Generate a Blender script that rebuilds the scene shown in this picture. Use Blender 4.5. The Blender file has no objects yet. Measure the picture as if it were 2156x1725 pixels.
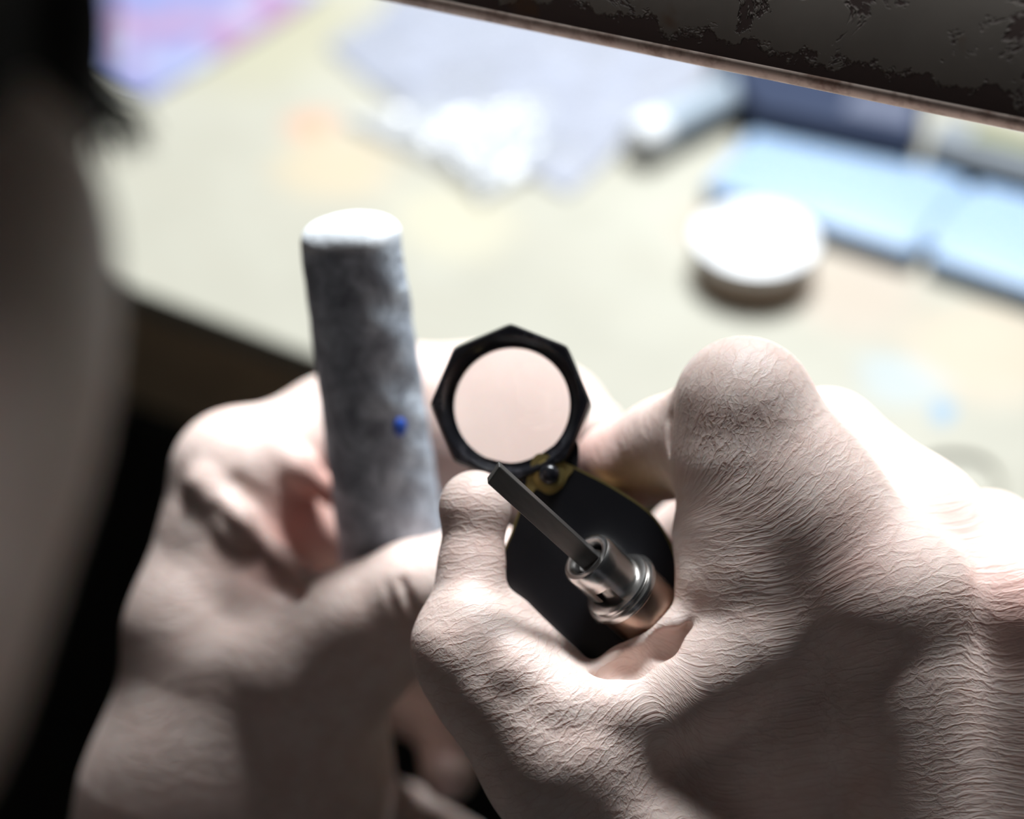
import bpy, bmesh, math, random
import numpy as np
from mathutils import Vector, Matrix

# ------------------------------------------------------------------ camera, world, lights, exposure
S = bpy.context.scene
W, HH = 2156, 1725
FPX = 60.0/36.0*W                      # focal length in pixels
PITCH = math.radians(42.0)
CAMZ = 0.373                           # camera height over the bench top (z = 0)
cs, sn = math.cos(PITCH), math.sin(PITCH)
cam_d = bpy.data.cameras.new('camera')
cam = bpy.data.objects.new('camera', cam_d)
S.collection.objects.link(cam)
cam.location = (0, 0, CAMZ)
cam.rotation_euler = (math.pi/2-PITCH, 0, 0)
cam_d.lens = 60; cam_d.sensor_width = 36; cam_d.sensor_fit = 'HORIZONTAL'
cam_d.clip_start = 0.01; cam_d.clip_end = 50
cam_d.dof.use_dof = True
cam_d.dof.focus_distance = 0.326
cam_d.dof.aperture_fstop = 4.4
S.camera = cam
S.view_settings.view_transform = 'Standard'
S.view_settings.look = 'None'
S.view_settings.gamma = 1
S.view_settings.use_curve_mapping = False
S.view_settings.exposure = 0.0

wd = bpy.data.worlds.new('room_light'); S.world = wd; wd.use_nodes = True
wd.node_tree.nodes['Background'].inputs[0].default_value = (0.75, 0.86, 1.0, 1)
wd.node_tree.nodes['Background'].inputs[1].default_value = 0.005

def area(name, loc, target, sx, sy, power, col):
    l = bpy.data.lights.new(name, 'AREA'); l.shape = 'RECTANGLE'; l.size = sx; l.size_y = sy
    l.energy = power; l.color = col
    o = bpy.data.objects.new(name, l); S.collection.objects.link(o)
    o.location = loc
    o.rotation_euler = (Vector(target)-Vector(loc)).to_track_quat('-Z', 'Y').to_euler()
    return o
# soft daylight from a high window beyond the bench
key = area('daylight_from_high_window', (0.18, 0.94, 1.12), (0.03, 0.33, 0.08), 0.36, 0.34, 51, (0.93, 0.97, 1.0))

# ------------------------------------------------------------------ coordinates
def cam_mm(px, py, d):                 # a point on the sight line of a pixel, d mm away; (right, up, away) in mm
    return np.array([(px-1078)/FPX*d, (862.5-py)/FPX*d, d], float)
def to_world(p):                       # (right, up, away) mm -> world metres
    p = np.asarray(p, float)
    x, y, d = p[..., 0]/1000, p[..., 1]/1000, p[..., 2]/1000
    return np.stack([x, d*cs+y*sn, CAMZ-d*sn+y*cs], -1)
def wp(px, py, d): return Vector(to_world(cam_mm(px, py, d)))
def on_z(px, py, z=0.0):               # where a sight line meets a horizontal plane
    k = sn-(862.5-py)/FPX*cs
    d = (CAMZ-z)/k*1000
    return wp(px, py, d)

# ------------------------------------------------------------------ materials
def mat(name, col=(.5, .5, .5), rough=.5, metal=0, spec=.5, **kw):
    m = bpy.data.materials.new(name); m.use_nodes = True
    b = m.node_tree.nodes['Principled BSDF']
    b.inputs['Base Color'].default_value = (*col, 1)
    b.inputs['Roughness'].default_value = rough
    b.inputs['Metallic'].default_value = metal
    b.inputs['Specular IOR Level'].default_value = spec
    for k, v in kw.items(): b.inputs[k.replace('_', ' ')].default_value = v
    return m
def N(m, t, **kw):
    n = m.node_tree.nodes.new(t)
    for k, v in kw.items(): setattr(n, k, v)
    return n
def L(m, a, b): m.node_tree.links.new(a, b)
def bsdf(m): return m.node_tree.nodes['Principled BSDF']
def ramp(m, fac, stops):
    r = N(m, 'ShaderNodeValToRGB'); L(m, fac, r.inputs[0])
    e = r.color_ramp.elements
    while len(e) < len(stops): e.new(.5)
    for i, (p, c) in enumerate(stops):
        e[i].position = p; e[i].color = (*c, 1) if len(c) == 3 else c
    return r.outputs[0]
def noise(m, scale, detail=3, rough=.5, vec=None, dist=0):
    n = N(m, 'ShaderNodeTexNoise'); n.inputs['Scale'].default_value = scale
    n.inputs['Detail'].default_value = detail; n.inputs['Roughness'].default_value = rough
    n.inputs['Distortion'].default_value = dist
    if vec is not None: L(m, vec, n.inputs['Vector'])
    return n.outputs['Fac']
def objco(m, scale=(1, 1, 1), rot=(0, 0, 0)):
    t = N(m, 'ShaderNodeTexCoord'); mp = N(m, 'ShaderNodeMapping')
    mp.inputs['Scale'].default_value = scale; mp.inputs['Rotation'].default_value = rot
    L(m, t.outputs['Object'], mp.inputs['Vector']); return mp.outputs[0]
def mixc(m, fac, a, b, mode='MIX'):
    x = N(m, 'ShaderNodeMix', data_type='RGBA', blend_type=mode)
    for sock, v in ((0, fac), (6, a), (7, b)):
        if isinstance(v, (tuple, list)): x.inputs[sock].default_value = (*v, 1) if len(v) == 3 else v
        elif isinstance(v, (int, float)): x.inputs[sock].default_value = v
        else: L(m, v, x.inputs[sock])
    return x.outputs[2]
def math_n(m, op, a, b=0.0, c=None):
    x = N(m, 'ShaderNodeMath', operation=op)
    for i, v in enumerate((a, b) if c is None else (a, b, c)):
        if isinstance(v, (int, float)): x.inputs[i].default_value = v
        else: L(m, v, x.inputs[i])
    return x.outputs[0]
def bump(m, h, dist, strength=1.0, prev=None):
    b = N(m, 'ShaderNodeBump'); b.inputs['Distance'].default_value = dist
    b.inputs['Strength'].default_value = strength
    L(m, h, b.inputs['Height'])
    if prev is not None: L(m, prev, b.inputs['Normal'])
    return b.outputs[0]

def skin_material():
    m = mat('skin', (.60, .43, .36), .52, 0, .45)
    b = bsdf(m)
    at = N(m, 'ShaderNodeAttribute', attribute_name='crease')     # x runs along each finger and bone, mm
    am = N(m, 'ShaderNodeAttribute', attribute_name='tone')       # x redness of knuckles, tips and web, plus a painted shadow edge, y wrinkle depth
    sep = N(m, 'ShaderNodeSeparateXYZ'); L(m, am.outputs['Vector'], sep.inputs[0])
    red, dep = sep.outputs[0], sep.outputs[1]
    def sc(s):
        mp = N(m, 'ShaderNodeMapping'); mp.inputs['Scale'].default_value = s
        L(m, at.outputs['Vector'], mp.inputs['Vector']); return mp.outputs[0]
    # colour: blotchy skin, redder knuckles
    n1 = noise(m, .16, 4, .6, at.outputs['Vector'])
    c = ramp(m, n1, [(.3, (.68, .52, .46)), (.7, (.77, .64, .58))])
    c = mixc(m, math_n(m, 'MULTIPLY', red, .75), c, (.62, .24, .19))
    # crease cells, long across the bone, short along it
    v1 = N(m, 'ShaderNodeTexVoronoi', feature='DISTANCE_TO_EDGE'); v1.inputs['Scale'].default_value = 1.0
    wob = N(m, 'ShaderNodeTexNoise'); wob.inputs['Scale'].default_value = .35; wob.inputs['Detail'].default_value = 3
    L(m, at.outputs['Vector'], wob.inputs['Vector'])
    vm = N(m, 'ShaderNodeVectorMath', operation='SCALE'); L(m, wob.outputs['Color'], vm.inputs[0]); vm.inputs['Scale'].default_value = 2.0
    va = N(m, 'ShaderNodeVectorMath', operation='ADD'); L(m, at.outputs['Vector'], va.inputs[0]); L(m, vm.outputs[0], va.inputs[1])
    mp = N(m, 'ShaderNodeMapping'); mp.inputs['Scale'].default_value = (.62, .17, .17); L(m, va.outputs[0], mp.inputs['Vector'])
    L(m, mp.outputs[0], v1.inputs['Vector'])
    e1 = ramp(m, v1.outputs['Distance'], [(0, (0, 0, 0)), (.16, (1, 1, 1))])
    v2 = N(m, 'ShaderNodeTexVoronoi', feature='DISTANCE_TO_EDGE'); v2.inputs['Scale'].default_value = 1.0
    mp2 = N(m, 'ShaderNodeMapping'); mp2.inputs['Scale'].default_value = (1.7, 1.0, 1.0); L(m, va.outputs[0], mp2.inputs['Vector'])
    L(m, mp2.outputs[0], v2.inputs['Vector'])
    e2 = ramp(m, v2.outputs['Distance'], [(0, (0, 0, 0)), (.22, (1, 1, 1))])
    n3 = noise(m, 1.0, 4, .6, sc((1.0, .16, .16)), .4)
    h = math_n(m, 'ADD', math_n(m, 'MULTIPLY', e1, .7), math_n(m, 'MULTIPLY', e2, .28))
    h = math_n(m, 'ADD', h, math_n(m, 'MULTIPLY', n3, .6))
    h = math_n(m, 'MULTIPLY', h, dep)
    nb = bump(m, h, .00009, 1.0)
    L(m, nb, b.inputs['Normal'])
    c = mixc(m, math_n(m, 'MULTIPLY', math_n(m, 'SUBTRACT', 1, e1), .12), c, (.45, .22, .17))
    L(m, c, b.inputs['Base Color'])
    b.inputs['Subsurface Weight'].default_value = .3
    b.inputs['Subsurface Radius'].default_value = (1.0, .38, .22)
    b.inputs['Subsurface Scale'].default_value = .0022
    return m
M = {}
M['skin'] = skin_material()
M['nail'] = mat('nail', (.72, .52, .48), .3)
M['hair'] = mat('hair', (.008, .007, .007), .8, 0, .15)
M['cloth_shirt'] = mat('shirt_cloth', (.03, .03, .035), .9)
M['trousers'] = mat('trouser_cloth', (.10, .125, .13), .95)
M['eye'] = mat('eye', (.75, .72, .70), .15)

# ------------------------------------------------------------------ tagging and mesh helpers
def tag(o, label=None, cat=None, group=None, kind=None):
    if label: o['label'] = label
    if cat: o['category'] = cat
    if group: o['group'] = group
    if kind: o['kind'] = kind
    return o
def mesh_obj(name, verts, faces, m, parent=None, smooth=True):
    me = bpy.data.meshes.new(name); me.from_pydata([tuple(v) for v in verts], [], faces)
    me.validate(); me.materials.append(m)
    if smooth: me.polygons.foreach_set('use_smooth', [True]*len(me.polygons))
    o = bpy.data.objects.new(name, me); S.collection.objects.link(o)
    if parent is not None: o.parent = parent
    return o
def bm_obj(name, bm, m, parent=None, smooth=False, sharp=None):
    bmesh.ops.recalc_face_normals(bm, faces=bm.faces)
    me = bpy.data.meshes.new(name); bm.to_mesh(me); bm.free(); me.materials.append(m)
    if smooth:
        me.polygons.foreach_set('use_smooth', [True]*len(me.polygons))
        if sharp: me.set_sharp_from_angle(angle=math.radians(sharp))
    o = bpy.data.objects.new(name, me); S.collection.objects.link(o)
    if parent is not None: o.parent = parent
    return o
def empty(name, mtx=None, loc=None):
    o = bpy.data.objects.new(name, None); S.collection.objects.link(o); o.empty_display_size = .01
    if mtx is not None: o.matrix_world = mtx
    if loc is not None: o.location = loc
    return o
def box_bm(x0, x1, y0, y1, z0, z1, bev=0, seg=2, bm=None):
    b2 = bmesh.new()
    bmesh.ops.create_cube(b2, size=1)
    for v in b2.verts:
        v.co = Vector((x0+(v.co.x+.5)*(x1-x0), y0+(v.co.y+.5)*(y1-y0), z0+(v.co.z+.5)*(z1-z0)))
    if bev: bmesh.ops.bevel(b2, geom=b2.edges[:], offset=bev, segments=seg, profile=.5, affect='EDGES')
    if bm is None: return b2
    me = bpy.data.meshes.new('t'); b2.to_mesh(me); b2.free(); bm.from_mesh(me); bpy.data.meshes.remove(me)
    return bm
def lathe_bm(prof, n=64, bm=None, cap=True, skip=None):   # profile of (r, z)
    bm = bm or bmesh.new(); rings = []
    for r, z in prof:
        if r < 1e-7: rings.append([bm.verts.new((0, 0, z))])
        else: rings.append([bm.verts.new((r*math.cos(2*math.pi*i/n), r*math.sin(2*math.pi*i/n), z)) for i in range(n)])
    for k in range(len(rings)-1):
        a, b = rings[k], rings[k+1]
        for i in range(n):
            j = (i+1) % n
            if skip and skip(k, i): continue
            if len(a) == 1 and len(b) == 1: continue
            if len(a) == 1: bm.faces.new((a[0], b[i], b[j]))
            elif len(b) == 1: bm.faces.new((a[i], a[j], b[0]))
            else: bm.faces.new((a[i], a[j], b[j], b[i]))
    return bm
def frame_from(origin, zdir, xhint):
    z = Vector(zdir).normalized(); x = Vector(xhint); x = (x-z*x.dot(z)).normalized(); y = z.cross(x)
    m = Matrix((x, y, z)).transposed().to_4x4(); m.translation = Vector(origin); return m

# ------------------------------------------------------------------ solid modelling of flesh: smooth blends on a grid
class Field:
    def __init__(s, lo, hi, h):
        s.lo = np.array(lo, float); s.h = h
        s.n = np.ceil((np.array(hi)-s.lo)/h).astype(int)+1
        s.f = np.full(s.n, 50.0, np.float32)
    def sub(s, a, b):
        i0 = np.clip(np.floor((a-s.lo)/s.h).astype(int), 0, s.n); i1 = np.clip(np.ceil((b-s.lo)/s.h).astype(int)+1, 0, s.n)
        if np.any(i1 <= i0): return None, None
        sl = tuple(slice(i0[k], i1[k]) for k in range(3))
        ax = [(s.lo[k]+s.h*np.arange(i0[k], i1[k])).astype(np.float32) for k in range(3)]
        return sl, (ax[0][:, None, None], ax[1][None, :, None], ax[2][None, None, :])
    def put(s, sl, d, k, mode):
        f = s.f[sl]
        if mode == 'cut':
            hh = np.maximum(k-np.abs(-d-f), 0)/k
            s.f[sl] = np.maximum(f, -d)+hh*hh*k*.25
        else:
            hh = np.maximum(k-np.abs(d-f), 0)/k
            s.f[sl] = np.minimum(f, d)-hh*hh*k*.25
    def cone(s, a, b, ra, rb, k=3.0, mode='add', flat=None):
        a = np.array(a, float); b = np.array(b, float); m = max(ra, rb)+k+3
        sl, g = s.sub(np.minimum(a, b)-m, np.maximum(a, b)+m)
        if sl is None: return
        ba = b-a; L2 = max(float(ba@ba), 1e-9)
        t = np.clip(((g[0]-a[0])*ba[0]+(g[1]-a[1])*ba[1]+(g[2]-a[2])*ba[2])/L2, 0, 1)
        qx = g[0]-a[0]-t*ba[0]; qy = g[1]-a[1]-t*ba[1]; qz = g[2]-a[2]-t*ba[2]
        if flat is not None:            # squeeze along a direction: flat = (dir, factor > 1)
            n = np.array(flat[0], float); n /= np.linalg.norm(n); c = flat[1]-1
            dt = (qx*n[0]+qy*n[1]+qz*n[2])*c
            qx = qx+dt*n[0]; qy = qy+dt*n[1]; qz = qz+dt*n[2]
        d = np.sqrt(qx*qx+qy*qy+qz*qz)-(ra+(rb-ra)*t)
        s.put(sl, d.astype(np.float32), k, mode)
    def ell(s, c, r, R=None, k=3.0, mode='add'):
        c = np.array(c, float); r = np.array(r, float); m = r.max()+k+3
        sl, g = s.sub(c-m, c+m)
        if sl is None: return
        R = np.eye(3) if R is None else np.array(R)   # rows: the axes
        q = [(g[0]-c[0])*R[i, 0]+(g[1]-c[1])*R[i, 1]+(g[2]-c[2])*R[i, 2] for i in range(3)]
        k0 = np.sqrt(sum((q[i]/r[i])**2 for i in range(3)))+1e-6
        k1 = np.sqrt(sum((q[i]/r[i]**2)**2 for i in range(3)))+1e-6
        s.put(sl, (k0*(k0-1)/k1).astype(np.float32), k, mode)
    def chain(s, pts, k=3.0, mode='add', flat=None):     # pts: (x, y, z, r)
        for p, q in zip(pts[:-1], pts[1:]): s.cone(p[:3], q[:3], p[3], q[3], k, mode, flat)
    def mesh(s):
        f = s.f
        for ax in range(3):              # close the surface at the borders of the grid
            sl = [slice(None)]*3
            for e in (0, -1): sl[ax] = e; f[tuple(sl)] = np.maximum(f[tuple(sl)], .01)
        ins = f < 0
        n = np.array(f.shape)-1
        cnt = np.zeros(n, np.int8); 
        for dx in (0, 1):
            for dy in (0, 1):
                for dz in (0, 1): cnt += ins[dx:n[0]+dx, dy:n[1]+dy, dz:n[2]+dz]
        act = np.argwhere((cnt > 0) & (cnt < 8))
        idx = np.full(n, -1, np.int32); idx[tuple(act.T)] = np.arange(len(act))
        P = np.zeros((len(act), 3)); C = np.zeros(len(act))
        cor = [(i, j, k) for i in (0, 1) for j in (0, 1) for k in (0, 1)]
        for a in cor:
            for ax in range(3):
                if a[ax]: continue
                b = list(a); b[ax] = 1
                fa = f[tuple((act+a).T)]; fb = f[tuple((act+b).T)]
                mk = (fa < 0) != (fb < 0)
                t = np.where(mk, fa/np.where(mk, fa-fb, 1), 0)
                p = np.repeat(np.array(a, float)[None], len(act), 0); p[:, ax] = t
                P += p*mk[:, None]; C += mk
        V = s.lo+(act+P/C[:, None])*s.h
        Q = []
        for ax in range(3):
            u, v = [(1, 2), (2, 0), (0, 1)][ax]
            sl0 = [slice(1, n[k]) for k in range(3)]; sl0[ax] = slice(0, n[ax])
            sl1 = list(sl0); sl1[ax] = slice(1, n[ax]+1)
            A = ins[tuple(sl0)]; B = ins[tuple(sl1)]
            e = np.argwhere(A != B)
            off = np.array([1, 1, 1]); off[ax] = 0
            e = e+off
            eu = np.zeros(3, int); eu[u] = 1; ev = np.zeros(3, int); ev[v] = 1
            q = np.stack([idx[tuple((e-o).T)] for o in (eu+ev, ev, 0*eu, eu)], 1)
            fl = ins[tuple(e.T)]
            q[~fl] = q[~fl][:, ::-1]
            Q.append(q)
        return V, np.concatenate(Q)

def assemble(name, pieces, m, parent=None):
    """pieces: (verts in world m, quads, crease Nx3, tone Nx3); one mesh object"""
    off = 0; VV = []; QQ = []; CR = []; TN = []
    for v, q, c, t in pieces:
        VV.append(v); QQ.append(q+off); CR.append(c); TN.append(t); off += len(v)
    V = np.concatenate(VV); Q = np.concatenate(QQ)
    me = bpy.data.meshes.new(name)
    me.vertices.add(len(V)); me.vertices.foreach_set('co', V.astype(np.float32).ravel())
    me.loops.add(len(Q)*4); me.loops.foreach_set('vertex_index', Q.astype(np.int32).ravel())
    me.polygons.add(len(Q)); me.polygons.foreach_set('loop_start', np.arange(0, len(Q)*4, 4, dtype=np.int32))
    me.polygons.foreach_set('loop_total', np.full(len(Q), 4, np.int32))
    me.update(calc_edges=True)
    me.polygons.foreach_set('use_smooth', np.ones(len(Q), bool))
    for nm, a in (('crease', CR), ('tone', TN)):
        at = me.attributes.new(nm, 'FLOAT_VECTOR', 'POINT'); at.data.foreach_set('vector', np.concatenate(a).astype(np.float32).ravel())
    me.validate(); me.materials.append(m)
    o = bpy.data.objects.new(name, me); S.collection.objects.link(o)
    if parent is not None: o.parent = parent
    return o

def P(px, py, d, r): c = cam_mm(px, py, d); return (c[0], c[1], c[2], r)
def axis_field(V, bones, scale=9.0):
    """wrinkle coordinates: along the nearest bones (proximal end first, with its distance from the wrist), blended"""
    u = np.zeros(len(V)); v = np.zeros(len(V)); w = np.zeros(len(V)); s = np.zeros(len(V))
    for a, b, u0 in bones:
        a = np.array(a[:3]); b = np.array(b[:3]); ba = b-a; Ln = np.linalg.norm(ba); dr = ba/Ln
        t = np.clip((V-a)@dr, 0, Ln); dist = np.linalg.norm(V-a-t[:, None]*dr, axis=1)
        wt = np.exp(-(dist/scale)**2)+1e-9
        e = np.cross(dr, [0, 0, 1.0]); e /= np.linalg.norm(e)
        f2 = np.cross(dr, e)
        u += wt*(u0+(V-a)@dr); v += wt*((V-a)@e); w += wt*((V-a)@f2); s += wt
    return np.stack([u/s, v/s, w/s], 1)
def blobs(V, pts, base=0.0):
    t = np.full(len(V), base)
    for p in pts:
        c = cam_mm(*p[:3]); t = t+p[4]*np.exp(-(np.linalg.norm(V-c, axis=1)/p[3])**2)
    return np.clip(t, 0, 3)

def lean(V, py0, amt):                  # let the wrist end of a hand lie deeper, down towards the lap
    py = 862.5-V[:, 1]/V[:, 2]*FPX
    t = np.clip(py-py0, 0, None)
    return V*(1+amt*(t*t/(t+160))/500)[:, None]
#==RIGHT
def right_hand():
    F = Field((-22, -138, 296), (150, 22, 400), .55)
    # metacarpals and back of the hand
    F.cone(P(1900, 1260, 338, 0)[:3], P(1960, 2050, 340, 0)[:3], 12.5, 14, 8)
    F.cone(P(2130, 1300, 345, 0)[:3], P(2090, 2050, 348, 0)[:3], 14, 18, 8)
    F.cone(P(2380, 1430, 354, 0)[:3], P(2250, 2050, 356, 0)[:3], 13, 17, 8)
    F.cone(P(2580, 1600, 366, 0)[:3], P(2350, 2080, 362, 0)[:3], 12, 16, 8)
    F.cone(P(1900, 1950, 356, 0)[:3], P(1900, 2400, 352, 0)[:3], 27, 28, 12)
    F.cone(P(1690, 1520, 354, 0)[:3], P(1740, 2050, 357, 0)[:3], 14, 16, 12)
    F.ell(cam_mm(1670, 1130, 340), (12, 15, 10), k=9)
    F.cone(P(1520, 1400, 347, 0)[:3], P(1780, 1420, 348, 0)[:3], 13, 14, 12)
    # knuckles
    F.ell(cam_mm(1885, 1240, 337), (12, 12, 11), k=7)
    F.ell(cam_mm(2150, 1270, 342), (11, 11, 11), k=6)
    # flesh between thumb and forefinger
    F.ell(cam_mm(1540, 1540, 350), (24, 21, 14), k=10)
    F.cone(P(1330, 1580, 345, 0)[:3], P(1560, 1950, 358, 0)[:3], 13, 20, 9)
    F.chain([P(1700, 1260, 344, 12), P(1560, 1340, 341, 10), P(1440, 1430, 338, 8), P(1330, 1500, 334, 7), P(1230, 1530, 332, 7)], 9)
    F.cone(P(1640, 1000, 342, 0)[:3], P(1780, 1250, 341, 0)[:3], 13, 13, 10)
    F.ell(cam_mm(1065, 1450, 335.5), (13, 10, 9), k=8)
    # forefinger
    F.chain([P(1850, 1250, 342, 15), P(1700, 1060, 342, 14.2), P(1575, 868, 342, 13.0)], 6)
    F.ell(cam_mm(1560, 845, 340), (12.5, 12.2, 11.2), k=6)
    F.chain([P(1545, 890, 345, 12.0), P(1400, 945, 357, 10.2), P(1300, 985, 362, 9.0)], 3)
    F.chain([P(1300, 985, 362, 9.0), P(1262, 1010, 366, 7.6)], 3)
    F.cone(P(1530, 990, 340, 0)[:3], P(1550, 1180, 339, 0)[:3], 10.5, 10, 7)     # side of the finger folding onto the palm
    F.cone(P(1520, 1120, 340, 0)[:3], P(1515, 1235, 338, 0)[:3], 8.0, 6.5, 4)
    F.chain([P(1500, 1030, 346, 6), P(1492, 1130, 343, 6.3), P(1480, 1225, 338, 5)], 3)
    F.chain([P(1482, 1245, 338, 3.2), P(1420, 1325, 336, 3.0), P(1310, 1400, 336, 3.0), P(1230, 1450, 336, 3)], 3)
    # middle, ring and little finger behind
    F.chain([P(2110, 1270, 348, 13.5), P(1930, 1100, 354, 12.8), P(1740, 940, 360, 12)], 5)
    F.chain([P(1740, 940, 360, 12), P(1560, 1050, 378, 10.5), P(1440, 1130, 384, 8.5)], 2)
    F.chain([P(2350, 1420, 356, 12.5), P(2080, 1150, 372, 11.5), P(1830, 1150, 385, 10), P(1650, 1260, 388, 8)], 3)
    F.chain([P(2560, 1600, 366, 11), P(2300, 1350, 380, 10), P(2080, 1330, 390, 9), P(1920, 1420, 390, 7)], 3)
    # thumb
    F.chain([P(1460, 1950, 344, 19), P(1180, 1600, 335, 14.3), P(1010, 1390, 337, 11.3)], 7)
    F.ell(cam_mm(975, 1360, 337), (9.8, 10.4, 10), k=4)
    F.chain([P(985, 1340, 337, 9.5), P(992, 1200, 340, 5.9), P(1000, 1085, 342, 6.5)], 4)
    F.ell(cam_mm(1000, 1060, 342), (6.8, 6.6, 6.2), k=3)
    F.cone(P(1060, 1330, 341, 0)[:3], P(1150, 1420, 341, 0)[:3], 7.5, 7.5, 4)    # pad swelling towards the palm
    F.chain([P(985, 1290, 333, 4), P(1080, 1400, 329, 4.5), P(1190, 1485, 328, 5), P(1290, 1490, 328, 4.5)], 4)
    # creases
    F.chain([P(1425, 1275, 326, 1.0), P(1455, 1250, 325, .4)], 2.2, 'cut')
    F.chain([P(1450, 1325, 334, 1.0), P(1400, 1365, 333, 2.0), P(1330, 1412, 332, 2.6), P(1260, 1440, 331, 1.8)], 3, 'cut')
    F.chain([P(1412, 1080, 334, .7), P(1445, 1060, 331, .3)], 2.0, 'cut')
    F.chain([P(1425, 810, 341, .4), P(1408, 880, 341, .6), P(1425, 980, 341, .4)], 2.0, 'cut')
    g0 = cam_mm(1240, 1178, 334); gd = g0-cam_mm(1033, 990, 320); gd /= np.linalg.norm(gd)
    F.cone(g0+gd*9, g0+gd*80, 7.8, 7.6, .6, 'cut')                                     # room for the graver
    V, Q = F.mesh(); V = lean(V, 1420, .02)
    bones = [(P(1960, 2050, 350, 0), P(1880, 1250, 340, 0), 0), (P(2130, 2050, 355, 0), P(2130, 1290, 345, 0), 0),
             (P(1860, 1250, 340, 0), P(1560, 850, 342, 0), 76), (P(1560, 850, 342, 0), P(1250, 990, 362, 0), 122),
             (P(1460, 2050, 355, 0), P(1180, 1560, 336, 0), 0), (P(1180, 1560, 336, 0), P(960, 1350, 337, 0), 54),
             (P(970, 1350, 337, 0), P(1000, 1060, 342, 0), 83), (P(1650, 2050, 360, 0), P(1560, 1250, 340, 0), 0),
             (P(2130, 1270, 346, 0), P(1740, 940, 360, 0), 74)]
    cr = axis_field(V, bones, 13)
    tone = np.stack([blobs(V, [(2170, 1260, 336, 11, .8), (1270, 1000, 360, 12, .7), (1800, 1180, 328, 8, .35), (1000, 1150, 338, 8, .15)]),  # the spot beside the forefinger knuckle paints the red shadow edge there
                     blobs(V, [(1560, 930, 328, 13, .35), (1100, 1400, 330, 12, .3), (2100, 1280, 332, 13, .5), (1250, 1500, 324, 14, .4)], .8),
                     np.zeros(len(V))], 1)
    return to_world(V), Q, cr, tone

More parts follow.
